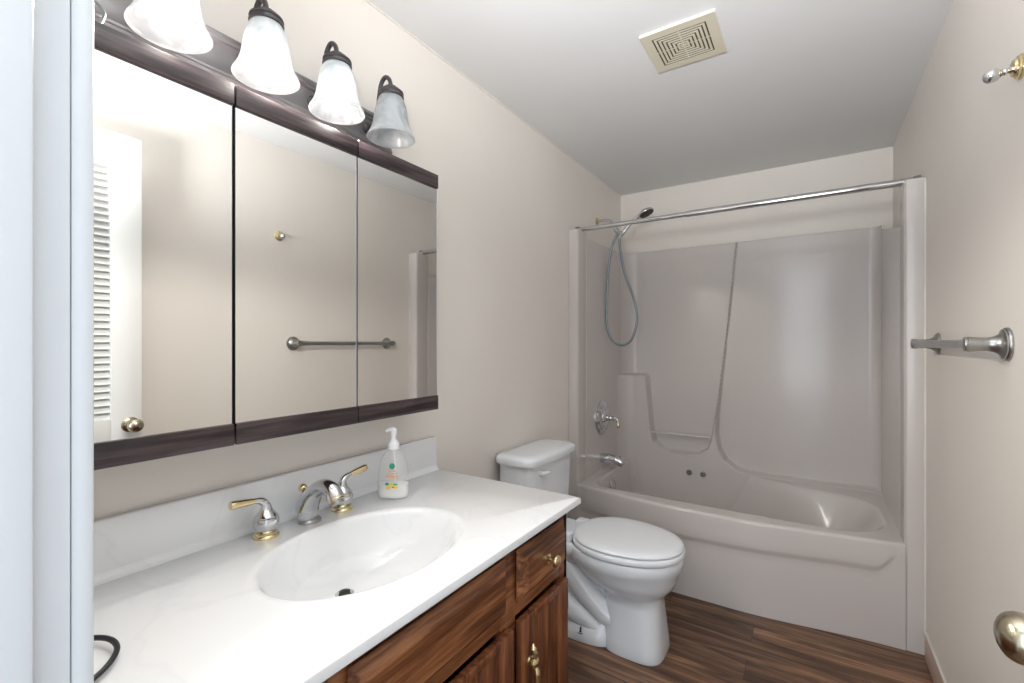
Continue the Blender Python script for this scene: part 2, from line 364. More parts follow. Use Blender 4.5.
# countertop with moulded basin
ctop = thing('vanity_countertop', 'white veined marble countertop with an oval basin, on the oak vanity', 'countertop', (0.29, 0.68, ZT - TK))
bcx, bcy, bax, bay = 0.322, 0.690, 0.174, 0.238; X0, X1, Y0, Y1 = 0.001, 0.585, YN + 0.014, 1.247
N = 240; ang = [2 * pi * i / N for i in range(N)]
for cxn, cyn in ((X0, Y0), (X1, Y0), (X1, Y1), (X0, Y1)):
    a = math.atan2(cyn - bcy, cxn - bcx) % (2 * pi); k = min(range(N), key=lambda i: abs(ang[i] - a)); ang[k] = a
def rect_hit(a, i0=0):
    c, s = math.cos(a), math.sin(a); t = 1e9
    if c > 1e-9: t = min(t, (X1 - i0 - bcx) / c)
    if c < -1e-9: t = min(t, (X0 + i0 - bcx) / c)
    if s > 1e-9: t = min(t, (Y1 - i0 - bcy) / s)
    if s < -1e-9: t = min(t, (Y0 + i0 - bcy) / s)
    return t
def er(a): return 1 / math.sqrt((math.cos(a) / bax) ** 2 + (math.sin(a) / bay) ** 2)
rs = []
prof = [(0.10, -0.128), (0.2, -0.127), (0.35, -0.122), (0.5, -0.113), (0.62, -0.101), (0.73, -0.084), (0.81, -0.065), (0.875, -0.044), (0.925, -0.024), (0.96, -0.010), (0.985, -0.003), (1.01, 0.0005), (1.035, 0.0022), (1.07, 0.0022), (1.11, 0.0)]
for q, z in prof: rs.append([(bcx - 0.078 * max(0, 1 - q) + math.cos(a) * er(a) * q, bcy + math.sin(a) * er(a) * q, ZT + z) for a in ang])
for i0, z in ((0.006, 0), (0.002, -0.002), (0.0, -0.006), (0.0, -TK + 0.003), (0.003, -TK)):
    rs.append([(bcx + math.cos(a) * rect_hit(a, i0), bcy + math.sin(a) * rect_hit(a, i0), ZT + z) for a in ang])
for z in (-TK,): rs.append([(bcx + math.cos(a) * er(a) * 1.12, bcy + math.sin(a) * er(a) * 1.12, ZT + z) for a in ang])
rs.append([(bcx + math.cos(a) * er(a) * 0.95, bcy + math.sin(a) * er(a) * 0.95, ZT - 0.07) for a in ang])
rs.append([(bcx + math.cos(a) * er(a) * 0.5, bcy + math.sin(a) * er(a) * 0.5, ZT - 0.135) for a in ang])
bm = bmesh.new(); rings(bm, rs, True, True, True)
obj('top_and_basin', bm, M['marble'], ctop, 30)
obj('backsplash', bx(0.001, 0.021, Y0, 1.240, ZT - 0.001, ZT + 0.116, 0.004, 3), M['marble'], ctop)
bm = bmesh.new(); lathe(bm, [(0.021, 0.0), (0.021, 0.003), (0.016, 0.005), (0.013, 0.004)], (bcx - 0.072, bcy - 0.012, ZT - 0.1285), (0, 0, 1), 32)
dd = obj('drain_ring', bm, M['chrome'], ctop)
bm = bmesh.new(); lathe(bm, [(0.013, 0.003), (0.0125, 0.008), (0.008, 0.010), (0.001, 0.0105)], (bcx - 0.072, bcy - 0.012, ZT - 0.1285), (0, 0, 1), 32)
obj('stopper', bm, M['darkmetal'], dd)

bm = prism_y(bmesh.new(), [(0.020, ZT - 0.001), (0.036, ZT - 0.0005), (0.030, ZT + 0.0012), (0.0255, ZT + 0.0045), (0.0222, ZT + 0.010), (0.0208, ZT + 0.017), (0.018, ZT + 0.017)], Y0, 1.240)
obj('splash_cove', bm, M['marble'], ctop, 60)

# faucet: two handles and a spout, widespread
def tap_handle(y, sgn):
    t = sp
    bm = bmesh.new(); lathe(bm, [(0.0285, 0), (0.0285, 0.004), (0.0265, 0.007), (0.0245, 0.008), (0.0245, 0.011), (0.019, 0.013)], (0.08, y, ZT), seg=40); bm0 = bm
    bm = bmesh.new(); lathe(bm, [(0.018, 0.010), (0.019, 0.013), (0.0245, 0.020), (0.0280, 0.030), (0.0285, 0.038), (0.0265, 0.046), (0.0250, 0.047), (0.0250, 0.049), (0.0235, 0.050), (0.019, 0.057), (0.0145, 0.062), (0.012, 0.068), (0.010, 0.076), (0.001, 0.078)], (0.08, y, ZT), seg=40); t = obj('handle', bm, M['chrome'], sp); obj('base_ring', bm0, M['brass'], t, label='brass base ring')
    L = bmesh.new(); z = ZT + 0.072
    tube(L, [(0.08, y, z - 0.012), (0.08, y + sgn * 0.002, z + 0.004), (0.08, y + sgn * 0.012, z + 0.014), (0.080, y + sgn * 0.026, z + 0.018)], [0.010, 0.010, 0.0085, 0.0065], 16)
    lv = obj('lever', L, M['chrome'], t)
    rise = 0.004 if sgn < 0 else 0.006
    G = bmesh.new(); tube(G, [(0.080, y + sgn * 0.026, z + 0.018), (0.080, y + sgn * 0.048, z + 0.018 + rise * 0.5), (0.080, y + sgn * 0.072, z + 0.018 + rise), (0.080, y + sgn * 0.080, z + 0.018 + rise * 1.2)], [0.0068, 0.0085, 0.0100, 0.0088], 16)
    obj('lever_tip', G, M['brass'], t, label='brass lever grip')
    return t
sp = thing('faucet', 'three-piece chrome and brass faucet, spout and two lever handles, behind the basin', 'faucet', (0.08, 0.698, ZT))
tap_handle(0.588, -1); tap_handle(0.797, 1)
bm = bmesh.new(); lathe(bm, [(0.029, 0), (0.029, 0.004), (0.0265, 0.008), (0.0245, 0.009), (0.0245, 0.012), (0.022, 0.013)], (0.08, 0.698, ZT)); obj('base_ring', bm, M['nickel'], sp)
bm = bmesh.new(); tube(bm, [(0.078, 0.694, ZT + 0.010), (0.078, 0.694, ZT + 0.034), (0.092, 0.694, ZT + 0.060), (0.118, 0.694, ZT + 0.086), (0.152, 0.694, ZT + 0.101), (0.182, 0.694, ZT + 0.096), (0.198, 0.694, ZT + 0.076)], [0.025, 0.0285, 0.0255, 0.020, 0.0185, 0.0195, 0.0205], 28, 8)
obj('spout_body', bm, M['chrome'], sp, 60)
bm = bmesh.new(); dv = Vector((0.5, 0, -0.866)); p = Vector((0.194, 0.694, ZT + 0.083))
lathe(bm, [(0.0200, 0), (0.0212, 0.001), (0.0212, 0.003), (0.0200, 0.004)], p, dv, 28); lathe(bm, [(0.0200, 0.007), (0.0210, 0.008), (0.0210, 0.0095), (0.0190, 0.0105)], p, dv, 28); obj('tip_rings', bm, M['brass'], sp)
bm = bmesh.new(); lathe(bm, [(0.017, 0.010), (0.0165, 0.017), (0.013, 0.018)], p, dv, 28); obj('aerator', bm, M['nickel'], sp)
bm = bmesh.new(); lathe(bm, [(0.0028, 0), (0.0028, 0.030)], (0.050, 0.700, ZT + 0.040), seg=12); lathe(bm, [(0.0085, 0.02), (0.006, 0.026), (0.004, 0.030)], (0.050, 0.700, ZT + 0.028), seg=16)
tube(bm, [(0.050, 0.700, ZT + 0.003), (0.050, 0.700, ZT + 0.05)], 0.0085, 16)
lr = obj('lift_rod', bm, M['chrome'], sp)
bm = bmesh.new(); bmesh.ops.create_uvsphere(bm, u_segments=20, v_segments=12, radius=0.0112, matrix=Matrix.Translation((0.050, 0.700, ZT + 0.079))); obj('rod_ball', bm, M['brass'], lr, label='brass ball')

# soap bottle (flat oval body, label faces the basin)
sx, sy = 0.124, 0.941
sb = thing('soap_dispenser', 'clear pump soap bottle, a quarter full of white liquid, on the countertop', 'soap bottle', (sx, sy, ZT))
fa = R(33); ux = Vector((math.cos(fa), math.sin(fa), 0)); uy = Vector((math.sin(fa), -math.cos(fa), 0))   # ux: width direction, uy: faces the viewer
def oval(hw, hd, z, n=2.3, seg=48):
    out = []
    for i in range(seg):
        t = 2 * pi * i / seg; c, s = math.cos(t), math.sin(t)
        out.append(Vector((sx, sy, ZT + z)) + ux * hw * math.copysign(abs(c) ** (2 / n), c) + uy * hd * math.copysign(abs(s) ** (2 / n), s))
    return out
BP = [(0.038, 0.020, 0.001), (0.043, 0.0235, 0.004), (0.0455, 0.025, 0.012), (0.0455, 0.026, 0.04), (0.0435, 0.025, 0.072), (0.0405, 0.024, 0.095), (0.036, 0.022, 0.113), (0.029, 0.020, 0.126), (0.020, 0.017, 0.135), (0.0155, 0.0155, 0.139), (0.0145, 0.0145, 0.146)]
bm = bmesh.new(); rings(bm, [oval(a, b_, z) for a, b_, z in BP]); obj('bottle', bm, M['clear'], sb, 60)
bm = bmesh.new(); rings(bm, [oval(a - 0.0015, b_ - 0.0015, z + 0.001) for a, b_, z in BP[:3]] + [oval(0.0438, 0.0243, 0.042)]); obj('liquid', bm, M['soap'], sb)
def on_label(pts, lift=0.0006):
    out = []
    for a, z in pts:
        hw = np.interp(z, [p[2] for p in BP], [p[0] for p in BP]); hd = np.interp(z, [p[2] for p in BP], [p[1] for p in BP])
        d = hd * (max(0, 1 - abs(a / hw) ** 2.3)) ** (1 / 2.3) + lift
        out.append(Vector((sx, sy, ZT + z)) + ux * a + uy * d)
    return out
def patch(bm, pts, lift=0.0006):
    q = on_label(pts, lift); vs = [bm.verts.new(p) for p in q]; vb = [bm.verts.new(p - uy * 0.0005) for p in q]
    bm.faces.new(vs); bm.faces.new(vb[::-1]); n_ = len(q)
    for i in range(n_): bm.faces.new((vs[i], vb[i], vb[(i + 1) % n_], vs[(i + 1) % n_]))
def disc(bm, a, z, r, rz=None, lift=0.0006): patch(bm, [(a + r * math.cos(t), z + (rz or r) * math.sin(t)) for t in [2 * pi * i / 16 for i in range(16)]], lift)
def bar(bm, a0, a1, z0, z1, lift=0.0006):
    k = 5; patch(bm, [(a0 + (a1 - a0) * i / k, z0) for i in range(k + 1)] + [(a1 - (a1 - a0) * i / k, z1) for i in range(k + 1)], lift)
bm = bmesh.new(); disc(bm, 0.002, 0.098, 0.0085); obj('emblem', bm, M['green'], sb, label='round green emblem')
bm = bmesh.new(); disc(bm, -0.012, 0.047, 0.006, 0.004, 0.0016)
lab = obj('label_print', bm, M['green'], sb, label='green print patch')
bm = bmesh.new(); random.seed(4)
for (z, a0, a1, h) in ((0.084, -0.008, 0.014, 0.0042), (0.0765, -0.010, 0.016, 0.0042), (0.068, -0.016, 0.020, 0.0034), (0.0625, -0.010, 0.012, 0.0016)):
    a = a0
    while a < a1:
        wd = random.uniform(0.0018, 0.003); bar(bm, a, min(a + wd, a1), z - h / 2, z + h / 2); a += wd + 0.0009
obj('orange_lettering', bm, M['orange'], sb)
bm = bmesh.new(); disc(bm, 0.002, 0.045, 0.0085, 0.006, 0.001); disc(bm, -0.008, 0.036, 0.0075, 0.0058, 0.001); disc(bm, 0.014, 0.038, 0.006, 0.0045, 0.001); obj('fruit_picture', bm, M['yellow'], sb)
bm = bmesh.new(); disc(bm, 0.012, 0.046, 0.006, 0.0028, 0.0018); disc(bm, 0.006, 0.038, 0.004, 0.0022, 0.0018); obj('leaf_picture', bm, M['leaf'], sb)
bm = bmesh.new(); lathe(bm, [(0.0175, 0.144), (0.0175, 0.158), (0.016, 0.161), (0.0125, 0.164), (0.0095, 0.169), (0.0075, 0.172), (0.0070, 0.188)], (sx, sy, ZT), seg=28)
c0 = Vector((sx, sy, ZT))
tube(bm, [c0 + Vector((0, 0, 0.182)), c0 + Vector((0, 0, 0.196)), c0 + Vector((-0.003, -0.004, 0.200)), c0 + Vector((-0.008, -0.012, 0.199)), c0 + Vector((-0.011, -0.017, 0.195))], [0.0085, 0.0095, 0.0085, 0.0055, 0.0045], 16)
obj('pump', bm, M['pump'], sb)
bm = bmesh.new(); tube(bm, [c0 + Vector((0, 0, 0.01)), c0 + Vector((0.003, 0.002, 0.08)), c0 + Vector((0, 0, 0.140))], 0.0028, 8); obj('dip_tube', bm, M['pump'], sb)

# black cord loop on the countertop by the door frame
bm = bmesh.new(); z = ZT + 0.0055
tube(bm, [(0.16, 0.135, z), (0.20, 0.185, z), (0.235, 0.222, z + 0.004), (0.275, 0.243, z + 0.008), (0.315, 0.243, z + 0.008), (0.345, 0.222, z + 0.004), (0.36, 0.19, z), (0.37, 0.14, z)], 0.0038, 12)
tag(obj('power_cord', bm, M['black']), 'black cord loop lying on the countertop beside the door frame', 'cord')

# ================================================================ MEDICINE CABINET
MX = 0.1347; MZ0, MZ1 = 0.991, 1.751; MY0, MY1 = 0.180, 1.117
G1, G2 = 0.490, 0.8035
mc = thing('medicine_cabinet', 'three-door mirrored cabinet with dark wood rails on the left wall', 'medicine cabinet', (0, 0.65, MZ0))
obj('body', bx(0.001, MX - 0.022, MY0 + 0.004, MY1 - 0.004, MZ0 + 0.012, MZ1 - 0.012, 0.002), M['wenge'], mc)
for i, (a, b_) in enumerate(((MY0, G1 - 0.0022), (G1 + 0.0022, G2 - 0.0012), (G2 + 0.0012, MY1))):
    k0 = len(bpy.data.objects)
    d = obj('mirror_door', bx(MX - 0.018, MX - 0.004, a, b_, MZ0 + 0.002, MZ1 - 0.002, 0.0008), M['black'], mc)
    obj('mirror_glass', bx(MX - 0.004, MX, a + 0.0006, b_ - 0.0006, MZ0 + 0.040, MZ1 - 0.036, 0.0), M['mirror'], d)
    obj('glass_edge', bx(MX - 0.004, MX + 0.0006, b_ - 0.0022, b_ - 0.0002, MZ0 + 0.045, MZ1 - 0.045), M['edge'] if i else M['black'], d)
    obj('top_rail', bx(MX - 0.004, MX + 0.006, a, b_, MZ1 - 0.044, MZ1, 0.0012), M['wenge'], d)
    obj('bottom_rail', bx(MX - 0.004, MX + 0.006, a, b_, MZ0, MZ0 + 0.045, 0.0012), M['wenge'], d)
    if i == 0:      # this door stands a hair ajar, hinged at its right edge
        pv = Vector((MX - 0.011, b_, 0)) - base(mc); rot = Matrix.Translation(pv) @ Matrix.Rotation(R(0.7), 4, 'Z') @ Matrix.Translation(-pv)
        for o_ in [d] + list(d.children): o_.data.transform(rot)

# ================================================================ VANITY LIGHT
LY0, LY1 = 0.285, 1.030
vl = thing('vanity_light', 'dark bronze bar light with four frosted bell shades above the mirror', 'light fixture', (0, 0.657, 1.80))
prof = [(0.001, 1.806), (0.022, 1.806), (0.030, 1.811), (0.031, 1.818), (0.027, 1.823), (0.027, 1.829), (0.020, 1.834), (0.0165, 1.846), (0.0155, 1.862), (0.0175, 1.878), (0.022, 1.888), (0.028, 1.892), (0.028, 1.897), (0.033, 1.901), (0.033, 1.909), (0.027, 1.915), (0.001, 1.916)]
bm = bmesh.new(); cx_, cz_ = 0.001, 1.861; rs = []
for y, s in ((LY0, 0.55), (LY0 + 0.006, 0.9), (LY0 + 0.014, 1.0), (LY1 - 0.014, 1.0), (LY1 - 0.006, 0.9), (LY1, 0.55)):
    rs.append([(cx_ + (x - cx_) * s, y, cz_ + (zz - cz_) * (0.6 + 0.4 * s)) for x, zz in prof])
rings(bm, rs); obj('backplate', bm, M['bar'], vl, 30)
SX = 0.122
def shade_parts(y, lit):
    bm = bmesh.new(); lathe(bm, [(0.017, 0), (0.017, 0.004), (0.010, 0.008), (0.0055, 0.010)], (0.0165, y, 1.862), (1, 0, 0), 24)
    tube(bm, [(0.018, y, 1.862), (0.045, y, 1.870), (0.062, y, 1.898), (0.069, y, 1.940), (0.078, y, 1.978), (0.096, y, 1.994), (0.114, y, 1.982), (SX, y, 1.955), (SX, y, 1.945)], 0.0062, 12, 6)
    arm = obj('arm', bm, M['bronze'], vl)
    bm = bmesh.new(); lathe(bm, [(0.034, -0.021), (0.0365, -0.019), (0.0365, -0.015), (0.034, -0.013), (0.034, -0.009), (0.036, -0.007), (0.035, -0.003), (0.029, 0.000), (0.027, 0.004), (0.019, 0.007), (0.017, 0.012), (0.011, 0.014), (0.008, 0.018)], (SX, y, 1.945), seg=36); obj('shade_holder', bm, M['bronze'], arm)
    P = [(0.069, 1.806), (0.067, 1.812), (0.062, 1.820), (0.0565, 1.832), (0.0520, 1.848), (0.0490, 1.866), (0.0460, 1.886), (0.0420, 1.904), (0.0365, 1.919), (0.0310, 1.928)]
    bm = bmesh.new(); lathe(bm, [(r_, z_) for r_, z_ in P] + [(r_ - 0.0028, z_) for r_, z_ in P[::-1]] + [P[0]], (SX, y, 0), seg=56, cap0=False, cap1=False)
    bmesh.ops.remove_doubles(bm, verts=bm.verts, dist=1e-5)
    obj('glass_shade', bm, M['shade'], arm, 80)
    if lit:
        bm = bmesh.new(); lathe(bm, [(0.001, 1.811), (0.012, 1.813), (0.022, 1.819), (0.0295, 1.830), (0.032, 1.843), (0.030, 1.856), (0.024, 1.872), (0.017, 1.888), (0.013, 1.904)], (SX, y, 0), seg=32); obj('bulb', bm, M['bulb'], arm, 80)
    if lit:     # added spot at the shade's open mouth, standing in for the bulb's light
        q = bpy.data.lights.new('lamp_light', 'SPOT'); q.energy = MOUTH; q.color = (1.0, 0.95, 0.88); q.spot_size = R(172); q.spot_blend = 0.25; q.shadow_soft_size = 0.035
        qo = bpy.data.objects.new('lamp_light', q); C.objects.link(qo); qo.location = (SX, y, 1.800)
    bm = bmesh.new(); lathe(bm, [(0.0145, 1.903), (0.0145, 1.925)], (SX, y, 0), seg=24); obj('socket', bm, M['pump'], arm)
for i, y in enumerate((0.380, 0.566, 0.751, 0.934)): shade_parts(y, i < 3)

# thin grey cable hanging at the left end of the light
bm = bmesh.new(); tube(bm, [(0.105, 0.210, 1.744), (0.112, 0.232, 1.772), (0.125, 0.262, 1.792), (0.138, 0.276, 1.776), (0.142, 0.272, 1.754), (0.1385, 0.262, 1.7462)], 0.0022, 10)
tag(obj('cable', bm, M['greyhose']), 'thin pale cable curling over the top of the mirror beside the door frame', 'cable')

# ================================================================ CEILING VENT
cv = thing('exhaust_vent', 'square cream plastic exhaust vent with concentric slots on the ceiling', 'vent', (0.776, 1.692, ZC))
vx0, vx1, vy0, vy1 = 0.655, 0.898, 1.572, 1.814; vc = (0.7765, 1.693); zb = ZC - 0.009
def sqring(bm, h0, h1, z0, z1):
    def sq(h, z): return [(vc[0] - h, vc[1] - h * 0.995, z), (vc[0] + h, vc[1] - h * 0.995, z), (vc[0] + h, vc[1] + h * 0.995, z), (vc[0] - h, vc[1] + h * 0.995, z)]
    rings(bm, [sq(h0, z0), sq(h1, z0), sq(h1, z1), sq(h0, z1), sq(h0, z0)], True, False, False)
    bmesh.ops.remove_doubles(bm, verts=bm.verts, dist=1e-6)
bm = bmesh.new(); sqring(bm, 0.112, 0.1215, ZC - 0.0005, zb + 0.001); sqring(bm, 0.0885, 0.1215, zb + 0.001, zb)
obj('frame', bm, M['ventp'], cv)
bm = bmesh.new(); sqring(bm, 0.1216, 0.1222, ZC - 0.0005, zb + 0.0005); obj('rim', bm, M['ventw'], cv, label='white side rim')
bm = bmesh.new(); h = 0.0835
for i in range(6):
    sqring(bm, h - 0.0078, h - 0.0002, zb + 0.0012, zb + 0.0003); h -= 0.0128
bm2 = box(bm, vc[0] - 0.010, vc[0] + 0.010, vc[1] - 0.007, vc[1] + 0.007, zb + 0.0003, zb + 0.0012)
for a in (0, 1):
    box(bm, vc[0] - (0.0885 if a else 0.0016), vc[0] + (0.0885 if a else 0.0016), vc[1] - (0.0016 if a else 0.085), vc[1] + (0.0016 if a else 0.085), zb + 0.0012, zb + 0.0017)
obj('slotted_grille', bm, M['ventp'], cv)
obj('dark_interior', bx(vc[0] - 0.112, vc[0] + 0.112, vc[1] - 0.111, vc[1] + 0.111, zb + 0.0019, ZC - 0.001), M['ventdark'], cv)  # dark block standing in for the shade behind the slots

# ================================================================ TUB AND SURROUND
tu = thing('bathtub_surround', 'beige one-piece bathtub and shower surround filling the end of the room', 'bathtub', (0.76, 2.76, 0))
XL, XR = 0.058, 1.462; ZR = 0.415; YK = 3.140; YBK = 3.062
sm = lambda t: np.clip(t, 0, 1) ** 2 * (3 - 2 * np.clip(t, 0, 1))
# back wall relief
Lp = [(-0.3, 1.000), (0.215, 1.000), (0.232, 0.985), (0.240, 0.90), (0.252, 0.76), (0.266, 0.62), (0.285, 0.556), (0.325, 0.518), (0.38, 0.503), (0.49, 0.503), (0.555, 0.512), (0.600, 0.545), (0.620, 0.60), (0.655, 0.84), (0.706, 1.27), (0.757, 1.80), (0.765, 1.95), (-0.3, 1.95)]
Rp = [(0.779, 1.95), (0.772, 1.80), (0.725, 1.32), (0.690, 0.98), (0.670, 0.76), (0.668, 0.64), (0.685, 0.55), (0.720, 0.488), (0.775, 0.448), (0.850, 0.432), (1.10, 0.428), (1.8, 0.428), (1.8, 1.95)]
def sdf(P, X, Z):
    P = np.array(P, float); d = np.full(X.shape, 1e9); ins = np.zeros(X.shape, bool)
    for i in range(len(P)):
        a, b_ = P[i], P[(i + 1) % len(P)]; e = b_ - a
        t = np.clip(((X - a[0]) * e[0] + (Z - a[1]) * e[1]) / (e @ e), 0, 1)
        d = np.minimum(d, np.hypot(X - a[0] - t * e[0], Z - a[1] - t * e[1]))
        c = ((a[1] > Z) != (b_[1] > Z)) & (X < (b_[0] - a[0]) * (Z - a[1]) / ((b_[1] - a[1]) or 1e-9) + a[0]); ins ^= c
    return np.where(ins, d, -d)
ZTOP = 1.826
xs = np.unique(np.concatenate([np.linspace(XL - 0.003, XL + 0.05, 16), np.linspace(XL + 0.05, XR - 0.05, 420), np.linspace(XR - 0.05, XR + 0.003, 16)]))
zs = np.concatenate([np.linspace(0.09, ZR - 0.02, 30)[:-1], np.linspace(ZR - 0.02, 1.02, 190), np.linspace(1.025, ZTOP, 150)])
X, Z = np.meshgrid(xs, zs)
w_ = 0.016
sl = sm((sdf(Lp, X, Z) + w_) / w_); sr = sm((sdf(Rp, X, Z) + w_) / w_)
bulge = 0.010 * np.sin(np.clip((X - 0.75) / 0.71, 0, 1) * pi)
Y = YBK + (YK - YBK) * np.maximum(sl, sr) - bulge * sr
for e, sg, rc in ((XL, 1, 0.10), (XR, -1, 0.05)):
    dx = np.clip((X - e) * sg, 0, rc); Y = Y - (rc - np.sqrt(np.maximum(rc ** 2 - (rc - dx) ** 2, 0)))
bm = bmesh.new()
tx, tz, ty = X[-1:], Z[-1:], Y[-1:]
Xa = np.vstack([X, tx, tx]); Za = np.vstack([Z, tz + 0.003, tz + 0.003]); Ya = np.vstack([Y, ty + 0.004, ty * 0 + YB - 0.001])
grid(bm, Xa, Ya, Za); obj('back_panel', bm, M['surround'], tu, 50)
bm = bmesh.new(); tube(bm, [(0.262, YBK + 0.012, 0.613), (0.43, YBK + 0.012, 0.613), (0.618, YBK + 0.012, 0.613)], 0.0075, 14); obj('shelf_rail', bm, M['surround'], tu)
# side panels and front columns
for s in (0, 1):
    def mx(x): return x if s == 0 else W - x
    bm = bmesh.new()
    ei = XL if s == 0 else W - XR
    P = [(0.002, 2.470), (ei - 0.004, 2.470), (ei, 2.474), (ei, YB - 0.002), (0.002, YB - 0.002)]
    rings(bm, [[(mx(x), y, z) for x, y in P] for z in (ZR - 0.01,)] + [[(mx(x), y, ZTOP - (0.016 if s == 0 else 0.14) * (y < 2.6)) for x, y in P]]); obj('side_panel', bm, M['surround'], tu)
    bm = bmesh.new()
    P = [(0.002, YT), (ei - 0.010, YT), (ei - 0.004, YT + 0.002), (ei + 0.001, YT + 0.010), (ei + 0.001, 2.460), (ei - 0.004, 2.474), (0.002, 2.474)]
    rings(bm, [[(mx(x), y, z) for x, y in P] for z in (0.001, 1.846)]); obj('front_column', bm, M['surround'], tu, 20)
# tub: one lofted grid from floor up the apron, over the rim, into the basin and up to the back deck
xs = np.concatenate([np.linspace(XL - 0.002, XL + 0.10, 24)[:-1], np.linspace(XL + 0.10, XR - 0.22, 90)[:-1], np.linspace(XR - 0.22, XR + 0.002, 50)])
bow = 2.352 - 0.062 * sm(np.clip(np.minimum(xs - XL, (XR - xs) * 0.9) / 0.55, 0, 1)) - 0.008
rim_y = 2.352 - 0.050 * sm(np.clip(np.minimum(xs - XL, XR - xs) / 0.35, 0, 1)) - 0.012
rows = []
pr = ZR - 0.115 - 0.014 * (1 - sm((XR - xs) / 0.9))*0 
band = 0.300 - 0.020 * sm((XR - xs) / 0.9) + 0.06 * (1 - sm((XR - 0.02 - xs) / 0.09)) ** 1.5
endf = sm(np.minimum(XR - 0.012 - xs, xs - XL - 0.012) / 0.05)        # the band ends rounded before the columns
for q in (0, 0.25, 0.5, 0.75, 0.9, 1.0):
    rows.append((bow + 0.004, 0.001 + (band - 0.018) * q))
for q in (0.25, 0.5, 0.75, 1.0):
    rows.append((bow + 0.004 - (0.011 * endf) * sm(q), band - 0.018 + 0.034 * q))
f1 = bow + 0.004 - 0.011 * endf
for q in (0.4, 0.8, 1.0):
    rows.append((f1 + q * 0.003, band + 0.016 + (ZR - 0.014 - band - 0.016) * q))
for a in (20, 45, 70, 90):
    rows.append((f1 + 0.003 + 0.014 * (1 - math.cos(R(a))), ZR - 0.014 + 0.014 * math.sin(R(a)) + 0 * xs))
yst = rows[-1][0]; Yr = [r_[0] for r_ in rows]; Zr = [r_[1] + 0 * xs for r_ in rows]
nv = 110; bx0, bx1, by0, by1 = 0.125, 1.425, 2.385, 3.030
for j in range(1, nv + 1):
    y = yst + (YBK + 0.06 - yst) * j / nv; by1 = 3.115 - 0.165 * sm((xs - 0.62) / 0.6)
    # rounded-box distance, with the far right corner more rounded
    cxm, cym = (bx0 + bx1) / 2, (by0 + by1) / 2; hx, hy = (bx1 - bx0) / 2, (by1 - by0) / 2
    rr = np.where(xs > cxm, 0.20, 0.12)
    qx = np.abs(xs - cxm) - (hx - rr); qy = np.abs(y - cym) - (hy - rr)
    d = -(np.hypot(np.maximum(qx, 0), np.maximum(qy, 0)) + np.minimum(np.maximum(qx, qy), 0) - rr)
    wall = np.where(xs > 0.95, 0.06 + 0.20 * sm((xs - 0.95) / 0.35), 0.07)
    near_back = sm((y - 2.85) / 0.1)
    zdep = 0.325 * sm(np.clip((d + 0.004) / wall, 0, 1) ** 0.8)
    Yr.append(y); Zr.append(ZR - zdep)
bm = bmesh.new(); grid(bm, np.tile(xs, (len(Yr), 1)), np.array(Yr), np.array(Zr)); obj('tub', bm, M['surround'], tu, 50)
# overflow plate
bm = bmesh.new(); lathe(bm, [(0.036, 0), (0.036, 0.004), (0.030, 0.010), (0.012, 0.013), (0.001, 0.013)], (0.142, 2.665, 0.345), (1, 0, 0.3), 32)
tag(obj('overflow_plate', bm, M['chrome']), 'round chrome overflow plate at the tap end inside the tub', 'overflow plate')
for x, lb in ((0.503, 'chrome cap under the soap recess, left of the pair'), (0.586, 'chrome cap under the soap recess, right of the pair')):
    bm = bmesh.new(); lathe(bm, [(0.017, -0.002), (0.017, 0.006), (0.014, 0.010), (0.010, 0.0105), (0.009, 0.008), (0.001, 0.008)], (x, YBK, 0.383), (0, -1, 0), 28)
    box(bm, x - 0.012, x + 0.012, YBK - 0.0125, YBK - 0.008, 0.3815, 0.3845)
    tag(obj('chrome_cap', bm, M['nickel']), lb, 'cap', 'chrome caps on the tub wall')
# spout
FY = 2.700; fx = XL
st = thing('tub_spout', 'chrome tub spout on the left end of the surround, under the shower valve', 'spout', (fx, FY, 0.49))
bm = bmesh.new(); tube(bm, [(fx - 0.001, FY, 0.490), (fx + 0.04, FY, 0.490), (fx + 0.09, FY, 0.486), (fx + 0.125, FY, 0.476), (fx + 0.138, FY, 0.462)], [0.030, 0.032, 0.030, 0.026, 0.019], 24)
obj('spout_body', bm, M['chrome'], st, 60)
bm = bmesh.new(); lathe(bm, [(0.004, 0), (0.004, 0.016), (0.007, 0.016), (0.007, 0.022), (0.001, 0.024)], (fx + 0.120, FY, 0.492), seg=14); obj('diverter_knob', bm, M['chrome'], st)
bm = bmesh.new(); lathe(bm, [(0.030, 0), (0.030, 0.004), (0.026, 0.007)], (fx - 0.0005, FY, 0.490), (1, 0, 0), 28); obj('flange', bm, M['chrome'], st)
# valve
VZ = 0.742
sv = thing('shower_valve', 'chrome shower valve with a scalloped plate and a lever, above the tub spout', 'faucet', (fx, FY, VZ))
def oct_ring(r, x):
    out = []
    for i in range(96):
        t = 2 * pi * i / 96; k = abs(math.cos(4 * t / 2 + pi / 2 * 0)) ; rr_ = r * (0.90 + 0.10 * abs(math.cos(2 * t)) ** 0.7)
        out.append((x, FY + rr_ * math.sin(t), VZ + rr_ * math.cos(t)))
    return out
bm = bmesh.new(); rings(bm, [oct_ring(0.106, fx - 0.0005), oct_ring(0.106, fx + 0.008), oct_ring(0.098, fx + 0.015), oct_ring(0.088, fx + 0.016), oct_ring(0.080, fx + 0.024), oct_ring(0.066, fx + 0.028)]); obj('escutcheon', bm, M['chrome'], sv, 30)
bm = bmesh.new(); lathe(bm, [(0.058, 0.024), (0.056, 0.032), (0.040, 0.038), (0.034, 0.042), (0.020, 0.036), (0.015, 0.050), (0.017, 0.058), (0.013, 0.064), (0.011, 0.080), (0.013, 0.086), (0.010, 0.092), (0.001, 0.094)], (fx, FY, VZ), (1, 0, 0), 32); obj('stem', bm, M['chrome'], sv)
